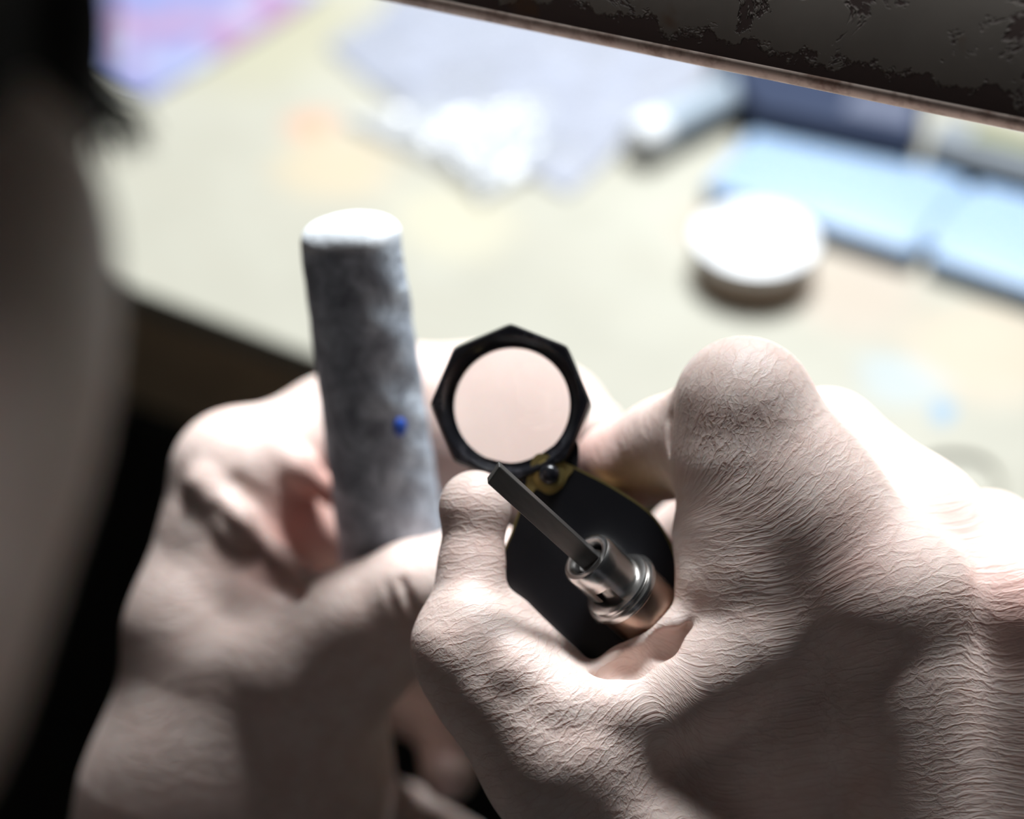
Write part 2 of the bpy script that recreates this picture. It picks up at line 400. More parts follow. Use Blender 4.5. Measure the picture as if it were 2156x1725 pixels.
#==LEFT
def left_hand():
    F = Field((-125, -150, 335), (42, 22, 460), .7)
    # forearm, wrist, back of the hand
    F.chain([P(330, 2150, 395, 30), P(470, 1680, 400, 31), P(520, 1450, 400, 26)], 10)
    F.chain([P(470, 1640, 400, 24), P(430, 1330, 402, 17), P(492, 1010, 405, 14.5)], 8)
    F.chain([P(560, 1640, 415, 24), P(560, 1300, 425, 18), P(600, 1000, 430, 13)], 8)
    F.chain([P(640, 1680, 400, 20), P(600, 1800, 400, 22), P(560, 2000, 398, 24)], 8)
    # forefinger, reaching behind the stick and the loupe
    F.ell(cam_mm(500, 985, 404), (12.5, 13, 13), k=6)
    F.chain([P(500, 1000, 406, 13.5), P(700, 900, 420, 12), P(860, 835, 428, 12.5)], 5)
    F.chain([P(860, 835, 428, 12.5), P(1040, 842, 426, 12.8), P(1180, 880, 420, 11), P(1250, 910, 414, 8)], 3)
    fl = np.array([[1, 0, 0], [0, .75, .66], [0, .66, -.75]])
    F.ell(cam_mm(1050, 850, 424), (24, 18, 8.5), fl, 6)      # pad of the forefinger turned up to the light
    # the three other fingers closed round the stick
    F.chain([P(560, 1120, 428, 13), P(760, 1030, 448, 11), P(940, 1000, 442, 10.5), P(1120, 1010, 434, 9.8), P(1190, 1040, 430, 8)], 4)
    F.chain([P(570, 1300, 430, 13), P(740, 1200, 440, 11), P(860, 1250, 432, 10), P(890, 1350, 424, 8.5)], 4)
    F.chain([P(600, 1480, 430, 12), P(800, 1440, 446, 9.5), P(935, 1530, 436, 7.6), P(945, 1630, 426, 7.0)], 3)
    F.chain([P(690, 1650, 432, 10), P(850, 1720, 448, 8), P(985, 1790, 434, 7)], 3)
    # thumb and its base
    F.chain([P(560, 1620, 396, 24), P(640, 1440, 390, 18), P(760, 1335, 386, 14.6), P(880, 1265, 382, 12.6)], 7)
    F.ell(cam_mm(870, 1262, 382), (11.8, 11.5, 11.5), k=4)
    F.chain([P(880, 1262, 382, 12), P(1000, 1200, 382, 10), P(1050, 1185, 381, 8)], 4)
    F.ell(cam_mm(640, 1590, 398), (19, 24, 20), k=8)
    # web between thumb and forefinger with its folds
    F.chain([P(470, 1120, 398, 9), P(560, 1260, 394, 9), P(640, 1370, 391, 10)], 7)
    F.chain([P(430, 1020, 391, 3.6), P(510, 1105, 388, 4.0), P(590, 1185, 387.5, 4.0), P(680, 1262, 388, 3.2)], 4)
    F.chain([P(500, 1020, 398, 6), P(600, 1080, 408, 7), P(700, 1130, 418, 8)], 4)
    F.chain([P(560, 940, 398, 3.0), P(630, 985, 399, 3.2), P(700, 1040, 402, 3)], 4)
    F.chain([P(450, 1080, 384, .7), P(530, 1170, 382, 1.2), P(640, 1265, 382, 1.2)], 3.5, 'cut')
    F.chain([P(500, 1020, 388, .8), P(580, 1085, 388, 2.4), P(650, 1140, 392, 5.0), P(705, 1160, 398, 7)], 4, 'cut')
    F.chain([P(540, 985, 388, 1.0), P(620, 1040, 390, 1.6)], 3, 'cut')
    F.chain([P(600, 925, 391, .8), P(690, 985, 396, 2.0)], 3, 'cut')
    # thumb joint wrinkles
    for dx in (0, 38, -34): F.chain([P(810+dx, 1225, 370, .4), P(830+dx, 1290, 368, .8)], 1.8, 'cut')
    F.cone(cam_mm(738, 505, 372), cam_mm(838, 1240, 402), 11.4, 13.0, .6, 'cut')      # room for the stick
    V, Q = F.mesh(); V = lean(V, 1200, .06)
    bones = [(P(430, 2000, 420, 0), P(480, 1050, 402, 0), 0), (P(500, 1000, 404, 0), P(860, 820, 424, 0), 106), (P(860, 820, 424, 0), P(1250, 880, 412, 0), 150),
             (P(520, 2000, 420, 0), P(640, 1440, 392, 0), 0), (P(640, 1440, 392, 0), P(1000, 1200, 382, 0), 62)]
    cr = axis_field(V, bones, 14)
    tone = np.stack([blobs(V, [(640, 1130, 400, 14, .9), (690, 1010, 400, 10, .4), (560, 1200, 386, 8, .4), (930, 1580, 420, 14, .5)]),
                     np.full(len(V), .9), np.zeros(len(V))], 1)
    return to_world(V), Q, cr, tone

#==HEAD
HO = np.array([-126.0, 55.0, 165.0])                     # middle of the head between the ears, camera mm
hf = np.array([.43, -.20, .88]); hf /= np.linalg.norm(hf)
hu = np.array([-.08, 1.0, 0.0]); hu = hu-hf*(hu@hf); hu /= np.linalg.norm(hu)
hr = -np.cross(hf, hu)                                  # (right, up, away) is left-handed
if hr[0] < 0: hr = -hr
def HL(x, y, z): return HO+x*hr+y*hu+z*hf
HR = np.stack([hr, hu, hf])
HEAD_S = 1.0
def hp(x, y, z): return HL(x*HEAD_S, y*HEAD_S, z*HEAD_S)
def head():
    c = HO; F = Field(c-np.array([150, 210, 150]), c+np.array([150, 150, 150]), 2.0)
    s = HEAD_S
    F.ell(hp(0, 30, -12), (72*s, 84*s, 90*s), HR, 8)
    F.ell(hp(0, -35, 42), (54*s, 62*s, 42*s), HR, 14)
    for g in (1, -1):
        F.ell(hp(g*45, -26, 50), (17*s, 18*s, 20*s), HR, 14)                    # cheekbone
        F.ell(hp(g*43, -70, 40), (21*s, 32*s, 28*s), HR, 14)                    # cheek
        F.cone(hp(g*56, -54, 6), hp(g*24, -102, 62), 14*s, 13*s, 12)             # jaw
        F.cone(hp(g*12, 22, 80), hp(g*52, 18, 62), 9*s, 9*s, 8)                 # brow
        F.ell(hp(g*32, 2, 92), (15*s, 10*s, 14*s), HR, 7, 'cut')                # eye socket
        F.ell(hp(g*32, 1, 68), (15*s, 13*s, 15*s), HR, 3)                       # closed lids over the eye
        F.ell(hp(g*77, -6, -8), (5*s, 31*s, 18*s), HR, 3)                       # ear
        F.ell(hp(g*84, -2, -6), (5*s, 20*s, 10*s), HR, 3, 'cut')
        F.ell(hp(g*12, -36, 92), (9*s, 8*s, 10*s), HR, 4)                       # nostril wing
    F.cone(hp(0, 8, 82), hp(0, -32, 104), 7*s, 9.5*s, 6)
    F.ell(hp(0, -100, 66), (20*s, 15*s, 17*s), HR, 9)
    F.ell(hp(49, -44, 46), (16*s, 24*s, 24*s), HR, 16)
    F.ell(hp(0, -62, 84), (24*s, 6*s, 9*s), HR, 4); F.ell(hp(0, -73, 82), (21*s, 7*s, 9*s), HR, 4)
    F.chain([tuple(hp(-20, -67.5, 94))+(1.2,), tuple(hp(0, -67, 97))+(1.2,), tuple(hp(20, -67.5, 94))+(1.2,)], 2, 'cut')
    F.cone(hp(0, -50, -22), NECK, 50*s, 54*s, 14)
    V, Q = F.mesh()
    z = np.zeros((len(V), 3)); tn = z.copy(); tn[:, 1] = .25
    return to_world(V), Q, V*1.0, tn

NECK = np.array([-120, -95, 20.0])
def body():                                             # neck, shoulders, arms down to the wrists, camera mm
    F = Field((-420, -560, -260), (360, -20, 470), 6.0)
    F.cone(NECK+[10, 40, 30], NECK+[-5, -50, -50], 48, 60, 20)
    F.cone((-300, -190, -90), (50, -195, -90), 55, 55, 30)
    F.cone((-125, -250, -90), (-110, -520, -10), 110, 110, 40)
    F.chain([(70, -205, -85, 50), (230, -330, 90, 42), (235, -330, 120, 38)], 12)
    a = P(1900, 2350, 364, 30)
    F.chain([(235, -330, 120, 38), (170, -240, 230, 36), a, P(1900, 2080, 362, 25)], 10)
    F.chain([(-320, -200, -85, 50), (-330, -400, 130, 42), (-300, -380, 190, 38)], 12)
    b = P(330, 2150, 395*1.09, 30)
    F.chain([(-300, -380, 190, 38), (-180, -260, 310, 36), b, P(400, 1950, 424, 27)], 10)
    V, Q = F.mesh()
    tn = np.zeros((len(V), 3)); tn[:, 1] = .25
    return to_world(V), Q, V*1.0, tn
#==PERSON
person = assemble('person', [right_hand(), left_hand(), head(), body()], M['skin'])
tag(person, 'person bent over the bench, holding a loupe, felt stick and graver in bare hands', 'person')

def field_part(name, F, m, parent, tone=0):
    V, Q = F.mesh(); z = np.zeros((len(V), 3))
    return assemble(name, [(to_world(V), Q, V, z)], m, parent)
s = HEAD_S
F = Field(HO-np.array([150, 120, 160]), HO+np.array([150, 160, 130]), 2.5)
F.ell(hp(0, 36, -22), (83*s, 97*s, 100*s), HR, 8)
F.ell(hp(0, -30, 85), (86*s, 68*s, 68*s), HR, 10, 'cut')
F.ell(hp(0, -100, 20), (95*s, 75*s, 90*s), HR, 10, 'cut')
F.ell(hp(60, 26, 30), (15, 34, 26), HR, 8)
F.ell(hp(56, 34, 50), (15, 26, 24), HR, 8)
F.ell(cam_mm(-15, 50, 190), (13, 24, 13), k=8)
F.cone(hp(72, 10, 26), hp(72, -34, 18), 8, 3, 6)
F.chain([(-95, 120, 165, 30), (-60, 100, 190, 25), (-32, 92, 198, 21), (-12, 86, 200, 13)], 14)   # this and next: unseen fringe added to keep light off the cheek
F.chain([(-110, 100, 120, 32), (-72, 88, 150, 28), (-48, 84, 168, 22), (-28, 84, 176, 14)], 14)
F.chain([(-112, 60, 130, 26), (-80, 66, 150, 19), (-66, 50, 164, 14), (-62, 32, 170, 9), (-62, 14, 172, 4)], 10)
F.cone(hp(-74, 10, 20), hp(-72, -30, 12), 7, 3, 6)
field_part('hair', F, M['hair'], person)
for g in (1, -1):                                       # brows and lashes, bundles of fine hairs
    bm = bmesh.new(); rnd = random.Random(4)
    def hairstrand(pts, r):
        w = [Vector(to_world(p)) for p in pts]
        ring0 = None
        for i, p in enumerate(w):
            d = (w[min(i+1, len(w)-1)]-w[max(i-1, 0)]).normalized(); e = d.orthogonal().normalized(); f = d.cross(e)
            rr = r*(1-.8*i/(len(w)-1))/1000
            ring = [bm.verts.new(p+(e*math.cos(t)+f*math.sin(t))*rr) for t in (0, 2.09, 4.19)]
            if ring0:
                for a in range(3): bm.faces.new((ring0[a], ring0[(a+1) % 3], ring[(a+1) % 3], ring[a]))
            ring0 = ring
    for i in range(150):
        t = rnd.random(); x = 16+26*t; y = 3-3*rnd.random()
        z = 84-.012*(x-30)**2
        hairstrand([hp(g*x, y, z-1), hp(g*(x+.5+t), y-2.5, z+3), hp(g*(x+1+2*t), y-5+rnd.random()*2, z+5), hp(g*(x+1.5+3*t), y-9+rnd.random()*4, z+7)], .35)
    bm_obj('eyelashes', bm, M['hair'], person)
    bm = bmesh.new()
    for i in range(260):
        t = rnd.random(); x = 12+46*t; y = 20+5*math.sin(t*3)+rnd.uniform(-3, 3); z = 91-.0135*(x-10)**2
        hairstrand([hp(g*x, y, z-4), hp(g*(x+4), y+1, z), hp(g*(x+9), y+1, z-1)], .25)
    bm_obj('eyebrow', bm, M['hair'], person)
F = Field((-440, -590, -290), (330, -80, 480), 7.0)
F.cone((-300, -190, -90), (50, -195, -90), 62, 62, 30)
F.cone((-125, -250, -90), (-110, -540, -10), 118, 122, 40)
F.cone((70, -205, -85), (150, -270, 10), 58, 54, 12)
F.cone((-320, -200, -85), (-326, -310, 30), 58, 54, 12)
F.cone(NECK+[6, 22, 18], NECK+[-5, -50, -50], 54, 68, 12)
wr = np.array(P(1900, 2400, 352*1.036, 28)[:3]); wl = np.array(P(330, 2150, 395*1.10, 29)[:3])
er = np.array([170, -240, 230.0]); el = np.array([-180, -260, 310.0])
F.chain([(150, -270, 10, 54), (230, -330, 90, 48), (235, -330, 120, 44), tuple(er)+(41,), tuple(er+(wr-er)*.55)+(38,)], 8)  # long sleeves added out of view to cut light bounced off the forearms
F.chain([(-326, -310, 30, 54), (-330, -400, 130, 48), (-300, -380, 190, 44), tuple(el)+(41,), tuple(el+(wl-el)*.5)+(38,)], 8)
field_part('shirt', F, M['cloth_shirt'], person)
F = Field((-330, -760, -80), (140, -330, 560), 8.0)
F.chain([(-180, -560, 20, 90), (-200, -500, 300, 72), (-190, -420, 440, 62)], 20)
F.chain([(-60, -580, 20, 90), (20, -520, 300, 72), (60, -480, 440, 62)], 20)
field_part('trousers', F, M['trousers'], person)

def nail(c, n, up, w, l, name='fingernail'):            # a curved plate lying on the fingertip
    n = Vector(n).normalized(); up = Vector(up); up = (up-n*up.dot(n)).normalized(); rt = up.cross(n)
    vs = []; fs = []; U, Vn = 12, 12
    for i in range(U+1):
        for j in range(Vn+1):
            a = -1+2*i/U; b = -1+2*j/Vn
            x = a*math.sqrt(1-.42*b*b); y = b*math.sqrt(1-.30*a*a)
            q = np.array(rt)*x*w/2+np.array(up)*y*l/2-np.array(n)*(x*x*w*.22+max(y, 0)**2*l*.07)
            vs.append(tuple(to_world(np.array(c)+q)))
    for i in range(U):
        for j in range(Vn):
            k = i*(Vn+1)+j; fs.append((k, k+1, k+Vn+2, k+Vn+1))
    o = mesh_obj(name, vs, fs, M['nail'], person)
    md = o.modifiers.new('thick', 'SOLIDIFY'); md.thickness = .0005
    return o
nail(lean(np.array([cam_mm(930, 1640, 419.3)]), 1200, .06)[0], (-.25, -.1, -1), (-.05, -1, 0), 9, 11)

#==BENCH
YAW = math.radians(-28)
e1 = on_z(240, 590); e2 = on_z(650, 745)
ed = (e2-e1).normalized(); YAW = math.atan2(ed.y, ed.x)
bench_m = Matrix.Translation(e1) @ Matrix.Rotation(YAW, 4, 'Z')
m = mat('bench_wood', (.7, .66, .5), .62, 0, .35)
co = objco(m, (1, 1, 1))
g1 = noise(m, 6, 5, .6, co); g2 = noise(m, 28, 4, .6, co)
g3 = noise(m, 30, 4, .6, objco(m, (.35, 4, 1)))
c = ramp(m, g1, [(.35, (.25, .24, .195)), (.6, (.30, .29, .242))])
c = mixc(m, math_n(m, 'MULTIPLY', ramp(m, g2, [(.52, (0, 0, 0)), (.72, (1, 1, 1))]), .28), c, (.22, .21, .165))
c = mixc(m, math_n(m, 'MULTIPLY', ramp(m, g3, [(.5, (0, 0, 0)), (.75, (1, 1, 1))]), .22), c, (.26, .205, .14))
def stain(m, c, world, r, col, amt, ax=1.0):
    l = bench_m.inverted() @ world
    t = N(m, 'ShaderNodeTexCoord'); v = N(m, 'ShaderNodeVectorMath', operation='SUBTRACT'); L(m, t.outputs['Object'], v.inputs[0])
    v.inputs[1].default_value = l
    v2 = N(m, 'ShaderNodeVectorMath', operation='MULTIPLY'); L(m, v.outputs[0], v2.inputs[0]); v2.inputs[1].default_value = (1/r, ax/r, 0)
    ln = N(m, 'ShaderNodeVectorMath', operation='LENGTH'); L(m, v2.outputs[0], ln.inputs[0])
    x = math_n(m, 'ADD', ln.outputs['Value'], math_n(m, 'MULTIPLY', math_n(m, 'SUBTRACT', noise(m, .5/r, 3), .5), 1.2))
    f = ramp(m, x, [(.45, (amt,)*3), (1.0, (0, 0, 0))])
    return mixc(m, f, c, tuple(.6*q for q in col))
for px, py, r, col, amt in ((655, 262, .014, (.72, .33, .18), .6), (700, 350, .03, (.75, .52, .26), .3), (1985, 868, .006, (.18, .38, .60), .75),
                            (1900, 800, .016, (.45, .60, .72), .35), (1780, 610, .03, (.62, .45, .36), .35), (2080, 740, .03, (.75, .55, .38), .35),
                            (1500, 470, .02, (.62, .40, .28), .35), (560, 90, .05, (.45, .42, .26), .45), (960, 470, .03, (.66, .60, .42), .4)):
    c = stain(m, c, on_z(px, py), r, col, amt)
L(m, c, bsdf(m).inputs['Base Color']); L(m, bump(m, g2, .0004, .5), bsdf(m).inputs['Normal'])
M['bench'] = m
m = mat('bench_front_wood', (.16, .11, .06), .7)
gg = noise(m, 14, 5, .6, objco(m, (1, 1, 5)))
L(m, ramp(m, gg, [(.3, (.34, .26, .17)), (.7, (.62, .48, .30))]), bsdf(m).inputs['Base Color'])
M['bench_front'] = m
bench = empty('workbench', bench_m)
tag(bench, 'worn pale wooden workbench with a thick dark front edge', 'workbench')
bm_obj('bench_top', box_bm(-.7, 1.1, 0, .62, -.012, 0, .0015), M['bench'], bench)
bm_obj('front_edge', box_bm(-.7, 1.1, .0015, .04, -.062, -.0121, .002), M['bench_front'], bench)
for x in (-.64, 1.0):
    for y in (.06, .54): bm_obj('leg', box_bm(x, x+.06, y, y+.06, -.74, -.0122, .003), M['bench_front'], bench)
m = mat('dark_floor', (.03, .027, .025), .8)
L(m, ramp(m, noise(m, 5, 4, .6, objco(m)), [(.3, (.018, .016, .015)), (.7, (.04, .036, .032))]), bsdf(m).inputs['Base Color'])
fl = bm_obj('floor', box_bm(-2.5, 2.5, -1.5, 2.2, -.80, -.74), m); tag(fl, kind='structure')
m = mat('wall_plaster', (.35, .33, .30), .9)
L(m, ramp(m, noise(m, 4, 4, .6, objco(m)), [(.3, (.28, .265, .24)), (.7, (.36, .34, .31))]), bsdf(m).inputs['Base Color'])
wl = bm_obj('wall_back', box_bm(-2.5, 2.5, 2.2, 2.3, -.74, 1.8), m); tag(wl, kind='structure')

#==BENCH THINGS
def on_bench(name, px, py, yaw=YAW, z=0.0): 
    return empty(name, Matrix.Translation(on_z(px, py, z)) @ Matrix.Rotation(yaw, 4, 'Z'))
# white lid
t = on_bench('jar_lid', 1583, 572)
tag(t, 'round white jar lid lying flat on the bench beside the pale blue case', 'lid')
M['white'] = mat('white_plastic', (.60, .61, .62), .4)
M['tan'] = mat('tan_plastic', (.30, .22, .17), .5)
R_ = .0222
bm_obj('lid_top', lathe_bm([(0, .0158), (R_*.9, .0158), (R_*.97, .0153), (R_, .0141), (R_, .0116), (0, .0116)], 96), M['white'], t, True, 40)
bm = bmesh.new(); n = 120; prev = None
prof = [(R_*.955, .0115), (R_*.955, .001), (R_*.93, 0), (0, 0)]
rings = []
for r, z in prof[:3]: rings.append([bm.verts.new(((r+(.00025 if i % 2 else 0))*math.cos(2*math.pi*i/n), (r+(.00025 if i % 2 else 0))*math.sin(2*math.pi*i/n), z)) for i in range(n)])
for a, b in zip(rings[:-1], rings[1:]):
    for i in range(n): bm.faces.new((a[i], a[(i+1) % n], b[(i+1) % n], b[i]))
bm.faces.new(rings[-1]); bm.faces.new(rings[0])
bm_obj('ribbed_skirt', bm, M['tan'], t)

# pale blue cases: quadrilaterals measured on the bench
def slab(name, corners, z, h, m, bev, label=None, cat=None, parent=None, group=None):
    pts = [on_z(x, y, z+h) for x, y in corners]
    c = sum(pts, Vector())/len(pts); c.z = z
    ax = (pts[1]-pts[0]); yaw = math.atan2(ax.y, ax.x)
    mt = Matrix.Translation(c) @ Matrix.Rotation(yaw, 4, 'Z'); inv = mt.inverted()
    bm = bmesh.new()
    top = [bm.verts.new((*(inv @ p).xy, h)) for p in pts]; bot = [bm.verts.new((*(inv @ p).xy, 0)) for p in pts]
    bm.faces.new(top); bm.faces.new(bot[::-1])
    for i in range(len(pts)): j = (i+1) % len(pts); bm.faces.new((top[j], top[i], bot[i], bot[j]))
    if bev: bmesh.ops.bevel(bm, geom=bm.edges[:], offset=bev, segments=4, profile=.5, affect='EDGES')
    if parent is None: o = bm_obj(name, bm, m, None, True, 35); o.matrix_world = mt; tag(o, label, cat, group)
    else:
        o = bm_obj(name, bm, m, parent, True, 35); o.matrix_parent_inverse = parent.matrix_world.inverted(); o.matrix_world = mt
    return o
M['blue'] = mat('pale_blue_plastic', (.22, .305, .42), .4, 0, .4, Subsurface_Weight=.8, Subsurface_Scale=.006, Subsurface_Radius=(.6, .8, 1.0))
k = on_z(1790, 400, .012)
k.z = 0
t = empty('plastic_case', Matrix.Translation(k)); bpy.context.view_layer.update()
tag(t, 'long pale blue plastic case with rounded corners and a hinge notch, behind the white lid', 'case')
slab('case_shell', [(1478, 388), (1605, 243), (2040, 372), (1925, 532)], 0, .009, M['blue'], .003, parent=t)
slab('case_shell', [(1950, 537), (2062, 378), (2420, 475), (2420, 690)], 0, .009, M['blue'], .003, parent=t)
slab('hinge', [(1930, 500), (2030, 392), (2075, 404), (1975, 515)], 0.001, .006, M['blue'], .001, parent=t)

# dark box behind with pale printing
m = mat('navy_card', (.014, .022, .048), .7, 0, .15)
M['navy'] = m
t = slab('carton', [(1500, 90), (1960, 185), (1930, 300), (1590, 228)], 0, .018, m, .001, 'dark navy box with a pale printed patch, behind the pale blue case', 'box')
M['print'] = mat('pale_print', (.05, .06, .10), .6)
slab('printed_patch', [(1775, 232), (1915, 262), (1935, 215), (1800, 190)], .0183, .0002, M['print'], 0, parent=t)
# grey green box at the right
M['grey'] = mat('grey_card', (.11, .125, .14), .6)
t = slab('tray', [(1955, 300), (2300, 400), (2300, 330), (1990, 245)], 0, .014, M['grey'], .001, 'grey tray with green contents at the right end of the navy box', 'tray')
M['green'] = mat('green_felt', (.12, .125, .05), .9)
slab('green_lining', [(2040, 285), (2290, 350), (2290, 325), (2060, 262)], .0145, .001, M['green'], 0, parent=t)

# clear tube with a metal cap
def tube_between(name, a, b, prof, m, parent=None, n=48, smooth=True):
    """lathe along a->b; prof (r, t) with t in metres along the axis"""
    fr = frame_from(a, b-a, Vector((0, 0, 1)))
    o = bm_obj(name, lathe_bm(prof, n), m, parent, smooth, 40); 
    return o, fr
rr = .0085
a = on_z(1362, 290, rr); b = on_z(1560, 190, rr)
Ln = (b-a).length
t = empty('specimen_tube', frame_from(a, b-a, Vector((0, 0, 1))))
tag(t, 'small grey tube with a white end cap, lying on the bench beside the plastic bag', 'tube')
M['tubeglass'] = mat('clear_grey_plastic', (.28, .33, .38), .25, 0, .6)
M['capw'] = mat('white_cap', (.65, .67, .69), .25)
bm_obj('tube_body', lathe_bm([(0, .006), (rr*.88, .006), (rr*.9, .007), (rr*.9, Ln-.003), (rr*.7, Ln), (0, Ln)]), M['tubeglass'], t, True, 40)
bm_obj('cap', lathe_bm([(0, -.006), (rr*.8, -.006), (rr, -.004), (rr, .0058), (rr*.7, .0059), (0, .0059)]), M['capw'], t, True, 40)

# crumpled clear plastic bag
m = mat('clear_bag_film', (.33, .35, .42), .45, 0, .3, Alpha=.62)
nn = noise(m, 60, 3, .6, objco(m))
L(m, ramp(m, nn, [(.35, (.34,)*3), (.7, (.66,)*3)]), bsdf(m).inputs['Alpha'])
rnd = np.random.RandomState(7)
def crumple(name, corners, n, amp, m, label, cat, seed=1, z0=.0006, fold=3):
    c = [on_z(x, y) for x, y in corners]
    ctr = sum(c, Vector())/4
    rs = np.random.RandomState(seed); K = [(rs.uniform(-1, 1, 2)*fold*6, rs.uniform(0, 6.28), rs.uniform(.3, 1)) for _ in range(9)]
    vs = []; fs = []
    for i in range(n+1):
        for j in range(n+1):
            u, v = i/n, j/n
            p = c[0]*(1-u)*(1-v)+c[1]*u*(1-v)+c[2]*u*v+c[3]*(1-u)*v-ctr
            hh = sum(w*abs(math.sin(kx[0]*u+kx[1]*v+ph)) for kx, ph, w in K)/5
            ed_ = min(u, v, 1-u, 1-v)*8
            wob = .004*math.sin(9*u+4*v+seed)
            vs.append((p.x+wob*(1-min(1, ed_)), p.y+wob*.7, z0+amp*hh*(.25+.75*min(1, ed_)))); 
    for i in range(n):
        for j in range(n): k = i*(n+1)+j; fs.append((k, k+1, k+n+2, k+n+1))
    o = mesh_obj(name, vs, fs, m); o.location = (ctr.x, ctr.y, 0)
    md = o.modifiers.new('thick', 'SOLIDIFY'); md.thickness = .0002
    tag(o, label, cat); return o
crumple('plastic_bag', [(690, 110), (860, -20), (1560, 110), (1180, 420)], 70, .005, m, 'crumpled clear plastic bag lying on the bench under the metal rail', 'bag', 3)
m2 = mat('clear_film', (.50, .52, .55), .25, 0, .6, Alpha=.4)
crumple('plastic_film', [(740, 250), (1150, 230), (1180, 330), (1010, 440)], 40, .006, m2, 'flat torn piece of clear plastic film in front of the crumpled bag', 'film', 5, .0014)

# flowered cloth, upper left
m = mat('flowered_cloth', (.6, .6, .8), .8)
co = objco(m)
v = N(m, 'ShaderNodeTexVoronoi'); v.inputs['Scale'].default_value = 38; L(m, co, v.inputs['Vector'])
c = ramp(m, noise(m, 22, 2, .5, co), [(.40, (.11, .14, .30)), (.52, (.17, .165, .28)), (.64, (.22, .12, .21))])
c = mixc(m, ramp(m, v.outputs['Distance'], [(.22, (1, 1, 1)), (.42, (0, 0, 0))]), c, (.25, .29, .38))
L(m, c, bsdf(m).inputs['Base Color'])
crumple('folded_cloth', [(-250, 60), (330, 205), (680, -15), (150, -160)], 40, .002, m, 'lilac and blue flowered cloth lying at the upper left of the bench', 'cloth', 9, .0008, 1)

# loose band on the bench
t = on_z(2020, 1010, .0008)
bm = bmesh.new(); n1, n2 = 80, 8; vv = []
for i in range(n1):
    a = 2*math.pi*i/n1; rad = .0128+.0006*math.sin(3*a)
    vv.append([bm.verts.new(((rad+.0011*math.cos(2*math.pi*j/n2))*math.cos(a), (rad+.0011*math.cos(2*math.pi*j/n2))*math.sin(a)*.95, .0010*math.sin(2*math.pi*j/n2))) for j in range(n2)])
for i in range(n1):
    for j in range(n2): bm.faces.new((vv[i][j], vv[(i+1) % n1][j], vv[(i+1) % n1][(j+1) % n2], vv[i][(j+1) % n2]))
o = bm_obj('rubber_band', bm, mat('pale_rubber', (.25, .24, .19), .6), None, True); o.location = t+Vector((0, 0, .0004))
tag(o, 'pale rubber band lying on the bench at the right, past the knuckles', 'rubber band')

#==RAIL
m = mat('chipped_paint', (.2, .18, .16), .75, 0, .2)
co = objco(m)
base = ramp(m, noise(m, 40, 4, .6, co), [(.3, (.20, .175, .15)), (.7, (.26, .23, .20))])
sp = noise(m, 95, 5, .7, co, .6); big = noise(m, 26, 3, .5, co)
sepz = N(m, 'ShaderNodeSeparateXYZ'); L(m, co, sepz.inputs[0])
edge = ramp(m, math_n(m, 'ADD', math_n(m, 'MULTIPLY', sepz.outputs[2], 60), math_n(m, 'MULTIPLY', noise(m, 150, 4, .7, co), .9)),
            [(.72, (1, 1, 1)), (.78, (0, 0, 0))])
chip = ramp(m, math_n(m, 'MULTIPLY', sp, math_n(m, 'ADD', .55, math_n(m, 'MULTIPLY', big, .9))), [(.60, (0, 0, 0)), (.64, (1, 1, 1))])
f = math_n(m, 'MAXIMUM', edge, chip)
c = mixc(m, f, base, (.105, .075, .068))
rust = ramp(m, noise(m, 60, 3, .6, objco(m, (1, 1, 1.2), (1, 0, 0))), [(.64, (0, 0, 0)), (.72, (1, 1, 1))])
c = mixc(m, math_n(m, 'MULTIPLY', rust, .55), c, (.17, .09, .045))
L(m, c, bsdf(m).inputs['Base Color'])
L(m, bump(m, math_n(m, 'SUBTRACT', 1, f), .0003, .8), bsdf(m).inputs['Normal'])
M['paint'] = m
M['enamel'] = mat('white_enamel', (.8, .78, .72), .5)
M['rim'] = mat('lit_rim', (.46, .33, .27), .5)  # pale pink colour stands in for light caught by the lower rim
L(M['rim'], ramp(M['rim'], noise(M['rim'], 120, 4, .7, objco(M['rim'])), [(.35, (.34, .22, .17)), (.52, (.72, .58, .50))]), bsdf(M['rim']).inputs['Base Color'])
RZ = .203
r1 = on_z(850, 0, RZ); r2 = on_z(2156, 268, RZ)
rd = (r2-r1).normalized(); back = Vector((-rd.y, rd.x, 0))
LEAN = math.radians(30); yb = back*math.cos(LEAN)-Vector((0, 0, 1))*math.sin(LEAN); zb = back*math.sin(LEAN)+Vector((0, 0, 1))*math.cos(LEAN)      # the broad face leans back, away from the bench edge
lm = Matrix((rd, yb, zb)).transposed().to_4x4(); lm.translation = r1
rail_root = empty('metal_rail', lm)
tag(rail_root, 'long metal rail with chipped dark paint and a pale lower rim with light painted in, crossing above the bench', 'rail')
X0, X1 = -.42, .34
def prism(name, prof, x0, x1, m, nx=24, smooth=40):
    bm = bmesh.new(); n = len(prof)
    rows = [[bm.verts.new((x0+(x1-x0)*i/nx, y, z)) for y, z in prof] for i in range(nx+1)]
    for i in range(nx):
        for j in range(n): bm.faces.new((rows[i][j], rows[i+1][j], rows[i+1][(j+1) % n], rows[i][(j+1) % n]))
    bm.faces.new(rows[0]); bm.faces.new(rows[-1][::-1])
    return bm_obj(name, bm, m, rail_root, True, smooth)
prism('face_plate', [(0, .0012), (0, .052), (.0012, .0535), (.0048, .0535), (.006, .052), (.006, .0012)], X0, X1, M['paint'])
prism('lit_rim', [(.0032+.0034*math.cos(a), .0010+.0020*math.sin(a)) for a in np.linspace(0, 2*math.pi, 17)[:-1]], X0-.001, X1+.001, M['rim'])
